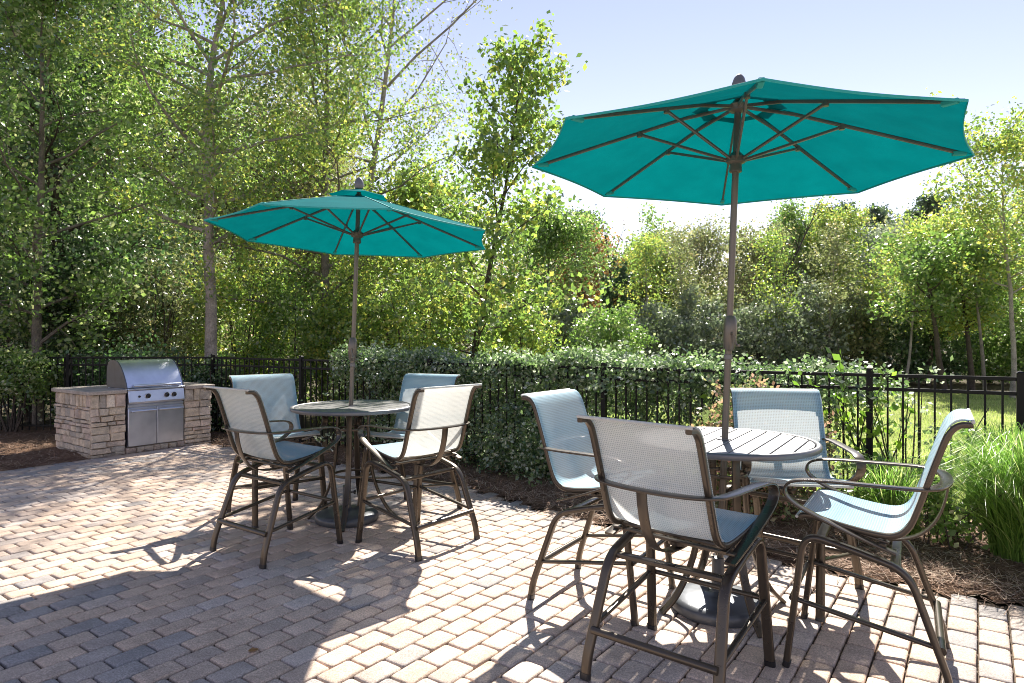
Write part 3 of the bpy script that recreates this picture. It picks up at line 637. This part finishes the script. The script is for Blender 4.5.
def grill():
    root = empty('gas_grill', IA + IE*.85, ang_i); tag(root, 'stainless steel gas grill built into the stone island with hood closed', 'grill')
    W = .385
    # firebox and hood
    MB().box((-W+.01, .02, .62), (W-.01, .62, .885)).build('firebox', M_steel, root, bevel=.006)
    prof = crom([(.0, .895), (.03, .97), (.10, 1.08), (.19, 1.19), (.27, 1.25), (.36, 1.272), (.50, 1.265), (.58, 1.2), (.60, .895)], 5) if False else [(p.x, p.y) for p in crom([(.0, .895, 0), (.035, .98, 0), (.11, 1.10, 0), (.20, 1.20, 0), (.28, 1.255, 0), (.37, 1.275, 0), (.50, 1.268, 0), (.575, 1.2, 0), (.60, 1.05, 0), (.60, .895, 0)], 5)]
    n = len(prof); mb = MB()
    mb.add([(-W, y, z) for y, z in prof]+[(W, y, z) for y, z in prof], [(i, i+1, n+i+1, n+i) for i in range(n-1)]+[(n-1, 0, n, 2*n-1)])
    hood = mb.build('hood', M_steel, root)
    for s in (-1, 1):
        e = MB(); xs = (W, W+.014) if s > 0 else (-W-.014, -W); c = [((y-.3)*1.025+.3, (z-1.05)*1.02+1.05) for y, z in prof]
        e.add([(xs[0], y, z) for y, z in c]+[(xs[1], y, z) for y, z in c], [tuple(range(n)), tuple(reversed(range(n, 2*n)))]+[(i, n+i, n+(i+1) % n, (i+1) % n) for i in range(n)]); e.build('hood_end_cap', M_base, hood)
    hd = MB(); hd.tube([(-W+.06, -.045, .925), (W-.06, -.045, .925)], .018, 14)
    for x in (-W+.08, W-.08): hd.tube([(x, -.045, .925), (x, .03, .935)], .011, 10)
    hd.build('hood_handle', M_steel, hood)
    # lip, control panel
    MB().box((-W-.01, -.045, .862), (W+.01, .05, .888)).build('front_lip', M_steel, root, bevel=.006)
    pn = MB(); pr = [(-.022, .858), (-.052, .70), (-.045, .675), (.04, .675), (.04, .858)]
    pn.add([(-W-.004, y, z) for y, z in pr]+[(W+.004, y, z) for y, z in pr], [(i, (i+1) % 5, 5+(i+1) % 5, 5+i) for i in range(5)]+[tuple(reversed(range(5))), tuple(range(5, 10))])
    panel = pn.build('control_panel', M_steel, root, smooth=False, bevel=.004)
    for x in (-.13, .13, .235):
        Mx = Matrix.Translation((x, -.038, .775)) @ Matrix.Rotation(R(90+11), 4, 'X')
        kb = MB().lathe([(.034, 0), (.034, .006), (.026, .010), (.024, .034), (.019, .039), (.004, .040)], 24, Mx).build('knob', M_knob, panel)
        MB().lathe([(.041, -.002), (.041, .004), (.036, .006)], 24, Mx).build('knob_bezel', M_steel, panel)
    MB().lathe([(.015, 0), (.015, .012), (.011, .015)], 16, Matrix.Translation((-.245, -.038, .775)) @ Matrix.Rotation(R(101), 4, 'X')).build('igniter_button', M_knob, panel)
    MB().box((-.012, -.043, .722), (.012, -.040, .733), Matrix.Identity(4)).build('badge', M_knob, panel, smooth=False)
    # cabinet with two doors
    MB().box((-W, .0, .08), (W, .6, .665)).build('cabinet', M_steel, root, smooth=False)
    MB().box((-W, -.022, .628), (W, -.002, .66)).build('drip_tray_front', M_steel, root, bevel=.003)
    for s, x0, x1 in ((-1, -W, -.003), (1, .003, W)):
        d = MB().box((x0, -.024, .085), (x1, -.002, .615)).build('door', M_steel, root, bevel=.004)
        h = MB(); h.tube([(x0+.02, -.062, .572), (x1-.02, -.062, .572)], .014, 12)
        for x in (x0+.045, x1-.045): h.tube([(x, -.062, .572), (x, -.022, .572)], .009, 10)
        h.build('door_handle', M_steel, d)
grill()

# ------------------------------------------------------------------ bar chairs
def sling_profile():
    return [(p.y, p.z) for p in crom([(0, .292, .728), (0, .270, .748), (0, .20, .747), (0, .08, .722), (0, -.05, .706), (0, -.12, .712), (0, -.165, .752), (0, -.20, .84), (0, -.245, .985), (0, -.30, 1.15), (0, -.328, 1.205), (0, -.365, 1.235), (0, -.415, 1.240)], 5)]
def make_chair(label):
    root = empty('bar_chair', (0, 0, 0)); tag(root, label, 'bar chair', 'bar height sling chairs round the two tables')
    tube_s = rrect(.050, .031, .013); small = rrect(.029, .020, .008)
    for sx in (-1, 1):
        X0, X1 = .315*sx, .285*sx
        mid = (X1, .045, .602)
        f = bend([(X0, .345, .002), (X1*1.02, .268, .655), mid], .09, 8)
        lg = MB().sweep(f, tube_s, (1, 0, 0)).build('leg', M_bronze, root); MB().sweep([(X0, .3455, .0015), (X0*1.0, .338, .030)], rrect(.054, .035, .014), (1, 0, 0)).build('foot_cap', M_knob, lg)
        r_ = bend([mid, (X1, -.165, .545), (X0*1.0, -.318, .105), (X0*1.01, -.332, .002)], [.09, .07], 8)
        lg = MB().sweep(r_, tube_s, (1, 0, 0)).build('leg', M_bronze, root); MB().sweep([(X0*1.01, -.332, .0015), (X0*1.009, -.3285, .030)], rrect(.054, .035, .014), (1, 0, 0)).build('foot_cap', M_knob, lg)
        MB().sweep([(X0*.97, .322, .335), (X0*.975, -.285, .235)], small, (1, 0, 0)).build('stretcher', M_bronze, root)
    MB().tube([(-.30, .322, .33), (.30, .322, .33)], .013, 10).build('footrest', M_bronze, root)
    MB().tube([(-.305, -.292, .222), (.305, -.292, .222)], .0185, 12).build('footrest', M_bronze, root)
    for y, z in ((.20, .628), (-.115, .546)):
        MB().sweep([(-.283, y, z-.004), (.283, y, z-.004)], rrect(.045, .024, .006), (0, 1, 0)).build('cross_rail', M_bronze, root)
    # --- seat assembly (turns with the swivel)
    pr = sling_profile(); seat = []
    n = len(pr); nx = 9; HW = .290; mb = MB(); uv = []
    acc = [0]
    for a, b in zip(pr[:-1], pr[1:]): acc.append(acc[-1]+math.dist(a, b))
    for j, (y, z) in enumerate(pr):
        t = j/(n-1); ty, tz = (pr[min(j+1, n-1)][0]-pr[max(j-1, 0)][0]), (pr[min(j+1, n-1)][1]-pr[max(j-1, 0)][1]); l = math.hypot(ty, tz); ny, nz = -tz/l, ty/l
        for i in range(nx):
            x = -HW+2*HW*i/(nx-1); sag = .016*(1-(x/HW)**2)*math.sin(math.pi*min(1, max(0, t*1.05)))
            mb.v.append((x, y+ny*sag, z+nz*sag+.004)); uv.append((x, acc[j]))
    for j in range(n-1):
        for i in range(nx-1): mb.f.append((j*nx+i, j*nx+i+1, (j+1)*nx+i+1, (j+1)*nx+i)); mb.t.append(.5)
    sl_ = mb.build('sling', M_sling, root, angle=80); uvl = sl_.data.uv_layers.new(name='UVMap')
    for lp in sl_.data.loops: uvl.data[lp.index].uv = uv[lp.vertex_index]
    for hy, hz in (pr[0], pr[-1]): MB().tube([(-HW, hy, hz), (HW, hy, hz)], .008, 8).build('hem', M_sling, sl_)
    seat.append(sl_)
    for sx in (-1, 1):
        rl = MB(); off = []
        for j, (y, z) in enumerate(pr):
            ty, tz = (pr[min(j+1, n-1)][0]-pr[max(j-1, 0)][0]), (pr[min(j+1, n-1)][1]-pr[max(j-1, 0)][1]); l = math.hypot(ty, tz)
            off.append((sx*.276, y-(tz/l)*.015, z+(ty/l)*.015))
        rl.sweep(off, rrect(.030, .026, .008), (1, 0, 0)); o = rl.build('seat_rail', M_bronze, root); seat.append(o)
    cb = MB()
    for k in (12, 22): cb.tube([(-.275, pr[k][0]+.0, pr[k][1]-.022), (.275, pr[k][0], pr[k][1]-.022)], .010, 8)
    seat.append(cb.build('seat_brace', M_bronze, root))
    # one continuous flat arm: lower left, curl, arm, round the back, arm, curl, lower right
    side = [(.315, -.13, .628), (.315, .02, .678), (.315, .17, .737), (.316, .285, .790), (.316, .338, .838), (.316, .330, .888), (.316, .270, .914), (.317, .15, .922), (.318, 0, .924), (.318, -.14, .926), (.302, -.225, .927), (.235, -.285, .927), (.12, -.315, .927), (0, -.322, .927)]
    left = [(-x, y, z) for x, y, z in side]; pts = left + side[::-1][1:]
    path = crom(pts, 5); wid = []
    for q in path:
        s = 1 if q.x > 0 else -1
        k = max(0, min(1, (-.15-q.y)/.13)) if q.z > .9 else 0
        wv = Vector((s*(1-k), -k*1.0, 0)); wv.normalize() if wv.length > 0 else None
        wid.append(Vector((s*wv.x, s*wv.y, 0)) if False else (wv if s > 0 or k > 0.98 else wv))
    # keep the width axis continuous from left to right
    fix = []
    prev = Vector((-1, 0, 0))
    for q_ in wid:
        v = Vector(q_)
        if v.dot(prev) < 0: v = -v
        fix.append(v); prev = v
    am = MB(); am.sweep(path, rrect(.052, .012, .004, 2), fix); arm = am.build('armrest', M_bronze, root); seat.append(arm)
    st = MB(); st.sweep(crom([(0, -.330, .925), (0, -.318, .84), (0, -.285, .74), (0, -.22, .655), (0, -.12, .612), (0, .02, .606), (0, .14, .63)], 6), rrect(.052, .010, .003, 2), (1, 0, 0)); seat.append(st.build('back_strap', M_bronze, root))
    mt = MB()
    for sx in (-1, 1): mt.sweep([(sx*.27, -.10, .66), (sx*.27, .10, .70)], rrect(.03, .012, .003, 2), (1, 0, 0))
    for y, z in ((-.075, .655), (.11, .695)): mt.sweep([(-.317, y, z), (.317, y, z)], rrect(.03, .014, .004, 2), (0, 1, 0))
    mt.lathe([(.050, .618), (.050, .640), (.03, .645), (.03, .66)], 20)
    seat.append(mt.build('swivel_mount', M_bronze, root))
    for o in seat: o['seat'] = 1
    return root
CH = [ # x, y, base forward, seat forward, label
 (.80, 3.11, (.63, .777), (.69, .72), 'bar chair nearest the camera at the right table, turned with its back to the viewer'),
 (.567, 4.08, (.843, -.54), (.81, -.59), 'bar chair at the left of the right table, empty seat angled toward the viewer'),
 (1.80, 3.27, (-.85, .52), (-.835, .55), 'bar chair at the right edge of the right table, seen from its side'),
 (1.76, 4.14, (-.70, -.71), (-.16, -.987), 'bar chair on the far side of the right table, facing the viewer'),
 (-1.795, 4.965, (.58, .81), (.6, .8), 'bar chair at the near left of the left table, with its back to the viewer'),
 (-.735, 5.12, (-.78, .61), (-.707, .707), 'bar chair at the near right of the left table, with its back to the viewer'),
 (-2.15, 5.93, (.66, -.75), (.64, -.77), 'bar chair at the far left of the left table, in front of the stone island'),
 (-.93, 5.97, (-.5, -.87), (-.40, -.917), 'bar chair at the far right of the left table, nearest the hedge')]
c0 = make_chair(CH[0][4])
def heading(f): return math.atan2(f[1], f[0]) - math.pi/2
chairs = [c0] + [copy_tree(c0) for _ in CH[1:]]
for o, (x, y, bf, sf, lb) in zip(chairs, CH):
    o.location = (x, y, 0); o.rotation_euler.z = heading(bf); o['label'] = lb
    for ch in bpy.data.objects:
        if ch.parent == o and ch.get('seat'): ch.rotation_euler.z = heading(sf)-heading(bf)
for o in bpy.data.objects:
    if 'seat' in o.keys(): del o['seat']

# ------------------------------------------------------------------ tables
def make_table(label):
    root = empty('bar_table', (0, 0, 0)); tag(root, label, 'table', 'round bar tables')
    RT = .52; top = MB(); w_, g = .088, .007
    n = 13
    for k in range(-n//2, n//2+1):
        y0 = k*(w_+g)-w_/2; y1 = y0+w_; r_in = RT-.028
        a0, a1 = max(-r_in, y0), min(r_in, y1)
        if a1-a0 < .01: continue
        segs = 6; ptsR = []; ptsL = []
        for q in range(segs+1):
            y = a0+(a1-a0)*q/segs; x = math.sqrt(max(0, r_in*r_in-y*y)); ptsR.append((x, y)); ptsL.append((-x, y))
        poly = ptsR+ptsL[::-1]
        if abs(k) == 0:        # split round the umbrella hole
            hr = .03
            for sgn in (-1, 1):
                side = [(sgn*abs(x), y) for x, y in ptsR]; hole = [(sgn*math.sqrt(max(0, hr**2-y*y)), y) for y in [a1+(a0-a1)*q/12 for q in range(13)]]
                pl = side+hole
                if sgn < 0: pl = pl[::-1]
                m = len(pl); top.add([(x, y, .975) for x, y in pl]+[(x, y, 1.0) for x, y in pl], [tuple(reversed(range(m))), tuple(range(m, 2*m))]+[(i, (i+1) % m, m+(i+1) % m, m+i) for i in range(m)])
            continue
        m = len(poly); top.add([(x, y, .975) for x, y in poly]+[(x, y, 1.0) for x, y in poly], [tuple(reversed(range(m))), tuple(range(m, 2*m))]+[(i, (i+1) % m, m+(i+1) % m, m+i) for i in range(m)])
    top.build('slatted_top', M_table, root, smooth=False, bevel=.003)
    rim = MB(); circ = [(RT*math.cos(a), RT*math.sin(a), .986) for a in [2*math.pi*i/72 for i in range(73)]]
    rim.sweep([(x*.985, y*.985, z) for x, y, z in circ], rrect(.034, .036, .014, 4), [(-x, -y, 0) for x, y, z in circ], caps=False); rim.build('rim', M_table, root)
    br = MB(); 
    for a in (0, 90): 
        dd = Vector((math.cos(R(a)), math.sin(R(a)), 0))
        for s in (-1, 1): br.sweep([dd*s*.06+Vector((0, 0, .964)), dd*s*.48+Vector((0, 0, .964))], rrect(.03, .016, .003, 1), dd.cross(Vector((0, 0, 1))))
    br.build('top_brace', M_bronze, root)
    for k in range(4):
        a = R(45+90*k); dd = Vector((math.cos(a), math.sin(a), 0)); sd = dd.cross(Vector((0, 0, 1)))
        prof = [(.245, .950), (.175, .945), (.142, .915), (.135, .84), (.14, .70), (.155, .52), (.185, .36), (.235, .22), (.31, .09), (.395, .006)]
        MB().sweep(crom([dd*r_+Vector((0, 0, z)) for r_, z in prof], 5), rrect(.048, .020, .006, 2), sd).build('leg', M_bronze, root)
    for z, r_ in ((.80, .128), (.40, .165)):
        rg_ = MB(); c2 = [(r_*math.cos(2*math.pi*i/40), r_*math.sin(2*math.pi*i/40), z) for i in range(41)]; rg_.sweep(c2, rrect(.012, .022, .004, 2), [(x, y, 0) for x, y, _ in c2], caps=False); rg_.build('brace_ring', M_bronze, root)
    co = MB(); 
    lt = [(.034, .94), (.034, .70), (.026, .70), (.026, .94)]
    co.lathe([(.040, 1.001), (.040, 1.006), (.028, 1.007)], 24); co.build('hole_ring', M_table, root)
    return root
t0 = make_table('round slatted bar table at the right with the nearer umbrella through it')
t1 = copy_tree(t0); t1['label'] = 'round slatted bar table at the left with the farther umbrella through it'
TX, TY = 1.255, 3.852
t0.location = (TX, TY, 0); t0.rotation_euler.z = math.atan2(.835, .55)
t1.location = (-1.405, 5.745, 0); t1.rotation_euler.z = math.atan2(.70, -.71)

# ------------------------------------------------------------------ umbrellas
def make_umbrella(label, cen, Rr, tilt, ph, Lrise, vent=True):
    nrm = Vector((tilt[0], tilt[1], 1)).normalized(); u = Vector((0, 1, 0)).cross(nrm).normalized(); v = nrm.cross(u)
    Lh = cen[2]/nrm.z; bot = Vector(cen)-nrm*Lh
    root = empty('patio_umbrella', bot); tag(root, label, 'umbrella', 'teal patio umbrellas')
    root.matrix_world = Matrix.Translation(bot) @ Matrix((u, v, nrm)).transposed().to_4x4()
    Z0 = Lh; apex = Z0+Lrise; r0 = .05; seg = 12; rad = 9
    def rib_pt(a, t):   # t from 0 centre to 1 rim
        return Vector((math.cos(a)*Rr*t, math.sin(a)*Rr*t, apex-(apex-Z0)*(t*.97+.03*t*t)))
    def canopy(t0, t1, zoff, sag, edge):
        mb = MB(); idx = {}
        N = 8*seg
        for k in range(N):
            i, j = divmod(k, seg); a0 = ph+i*math.pi/4; a1 = a0+math.pi/4; s = j/seg
            for q in range(rad+1):
                t = t0+(t1-t0)*q/rad
                p = rib_pt(a0, t)*(1-s)+rib_pt(a1, t)*s; b = math.sin(math.pi*s)
                rr = math.hypot(p.x, p.y); shrink = 1-edge*b*((q/rad)**4)
                p = Vector((p.x*shrink, p.y*shrink, p.z - sag*b*math.sin(math.pi*min(1, t*.9))*t + edge*b*((q/rad)**4)*.05 + zoff))
                mb.v.append(tuple(p))
        for k in range(N):
            k2 = (k+1) % N
            for q in range(rad): mb.f.append((k*(rad+1)+q, k*(rad+1)+q+1, k2*(rad+1)+q+1, k2*(rad+1)+q)); mb.t.append(.5)
        return mb
    cm = canopy(.14, 1.0, .0, .010, .028); cn = cm.build('canopy', M_canvas, root, angle=25)
    # hem roll along the rim and pockets at the tips
    N = 8*seg; rim = [Vector(cm.v[k*(rad+1)+rad]) for k in range(N)]; rim.append(rim[0])
    hm = MB(); hm.sweep([p-Vector((0, 0, .004)) for p in rim], rrect(.004, .013, .0018, 1), [Vector((p.x, p.y, 0)) for p in rim], caps=False); hm.build('hem', M_seam, cn)
    sm = MB()
    for i in range(8):
        a = ph+i*math.pi/4; sd = Vector((-math.sin(a), math.cos(a), 0))
        sm.sweep([rib_pt(a, t)+Vector((0, 0, .0025)) for t in [.15+.84*q/12 for q in range(13)]], rrect(.010, .003, .001, 1), sd)
    sm.build('seam', M_seam, cn)
    vm = canopy(.02, .215, .050, .012, .05); vm.build('vent', M_canvas, root, angle=25)
    MB().tube([(0, 0, .06), (0, 0, apex+.02)], .0195, 20).build('pole', M_bronze_um, root)
    MB().lathe([(.004, apex+.05), (.036, apex+.052), (.042, apex+.075), (.040, apex+.10), (.031, apex+.13), (.016, apex+.15), (.002, apex+.156)], 20).build('finial', M_table, root)
    MB().lathe([(.024, apex-.075), (.052, apex-.065), (.055, apex-.03), (.035, apex-.015), (.026, apex+.0)], 20).build('top_hub', M_bronze_um, root)
    hz = Z0-.01
    MB().lathe([(.026, hz-.06), (.036, hz-.055), (.036, hz-.03), (.034, hz-.026), (.034, hz-.01), (.054, hz), (.056, hz+.03), (.040, hz+.045), (.024, hz+.06)], 24).build('runner_hub', M_bronze_um, root)
    for i in range(8):
        a = ph+i*math.pi/4; dd = Vector((math.cos(a), math.sin(a), 0)); sd = Vector((-math.sin(a), math.cos(a), 0))
        down = Vector((0, 0, -.010))
        rb = MB().sweep([dd*.045+Vector((0, 0, apex-.045)), rib_pt(a, .25)+down, rib_pt(a, .6)+down, rib_pt(a, .93)+down], rrect(.014, .019, .004, 2), sd).build('rib', M_bronze_um, root)
        tpt = rib_pt(a, .94)+down+Vector((0, 0, -.004))
        MB().sweep([tpt-dd*.03, tpt+dd*.035], rrect(.028, .022, .005, 2), sd).build('tip_pocket', M_seam, rb)
        j = rib_pt(a, .46)+down*1.9
        s_ = MB(); s_.sweep([dd*.045+Vector((0, 0, hz+.015)), j], rrect(.015, .016, .003, 1), sd); s_.lathe([(.015, -.016), (.015, .016)], 12, Matrix.Translation(j) @ Matrix(((sd.x, 0, 0), (sd.y, 0, 0), (0, 0, 1))).to_4x4() if False else Matrix.Translation(j))
        s_.build('strut', M_bronze_um, rb)
    # crank housing
    cz = 1.63 if cen[1] < 5 else 1.50
    hb = MB(); hb.sweep([(0, -.01, cz-.10), (0, -.012, cz-.085), (0, -.014, cz-.04), (0, -.014, cz+.04), (0, -.012, cz+.085), (0, -.01, cz+.10)], rrect(.074, .080, .030, 5), (1, 0, 0), scale=[.62, .8, .98, 1, .85, .65]); hs = hb.build('crank_housing', M_bronze_um, root)
    hk = MB(); hk.tube([(.0, -.05, cz), (.0, -.085, cz)], .009, 10); hk.tube([(0, -.08, cz), (.02, -.082, cz-.07)], .006, 8); hk.tube([(.02, -.082, cz-.07), (.02, -.12, cz-.07)], .008, 8); hk.build('crank_handle', M_bronze_um, hs)
    MB().lathe([(.020, cz-.155), (.0245, cz-.153), (.0245, cz-.127), (.020, cz-.125)], 20).build('joint_collar', M_table, root)
    tie = MB(); 
    # weighted base stands flat on the paving
    bs = MB().lathe([(.268, .0), (.272, .012), (.270, .045), (.262, .058), (.235, .070), (.17, .082), (.09, .090), (.055, .094), (.038, .11), (.034, .30), (.028, .302)], 56).build('base', M_base, root)
    bs.matrix_local = (Matrix((u, v, nrm)).transposed().to_4x4()).inverted() @ Matrix.Translation((0, 0, .004))
    kn = MB(); kn.lathe([(.006, .0), (.006, .03), (.016, .031), (.018, .045), (.010, .05)], 12, Matrix.Translation((.030, 0, .24)) @ Matrix.Rotation(R(90), 4, 'Y')); kn.build('clamp_knob', M_knob, bs)
    return root
make_umbrella('large teal patio umbrella over the right table, nearer to the camera', (1.326, 3.85, 2.65), 1.235, (.040, .001), -.248, .36)
make_umbrella('teal patio umbrella over the left table, farther away', (-1.379, 5.793, 2.511), 1.235, (.029, .031), .431, .37)

# ------------------------------------------------------------------ fallen leaves
def fallen(x, y, s, rz, label):
    mb = MB(); rows = []; sh = [(-.5, .0), (-.35, .22), (-.05, .38), (.15, .2), (.3, .26), (.5, .0)]
    vs = [(a*s, b*s, .004+.25*b*b*s*3) for a, b in sh]+[(a*s, -b*s, .004+.25*b*b*s*2) for a, b in sh[1:-1][::-1]]
    mb.add(vs, [tuple(range(len(vs)))]); o = mb.build('fallen_leaf', L_dry, smooth=False); o.location = (x, y, .004); o.rotation_euler.z = rz
    md = o.modifiers.new('thick', 'SOLIDIFY'); md.thickness = .001
    return tag(o, label, 'leaf', 'fallen leaves on the paving')
fallen(-1.32, 3.32, .052, .4, 'curled orange fallen leaf on the shaded paving at the lower left')
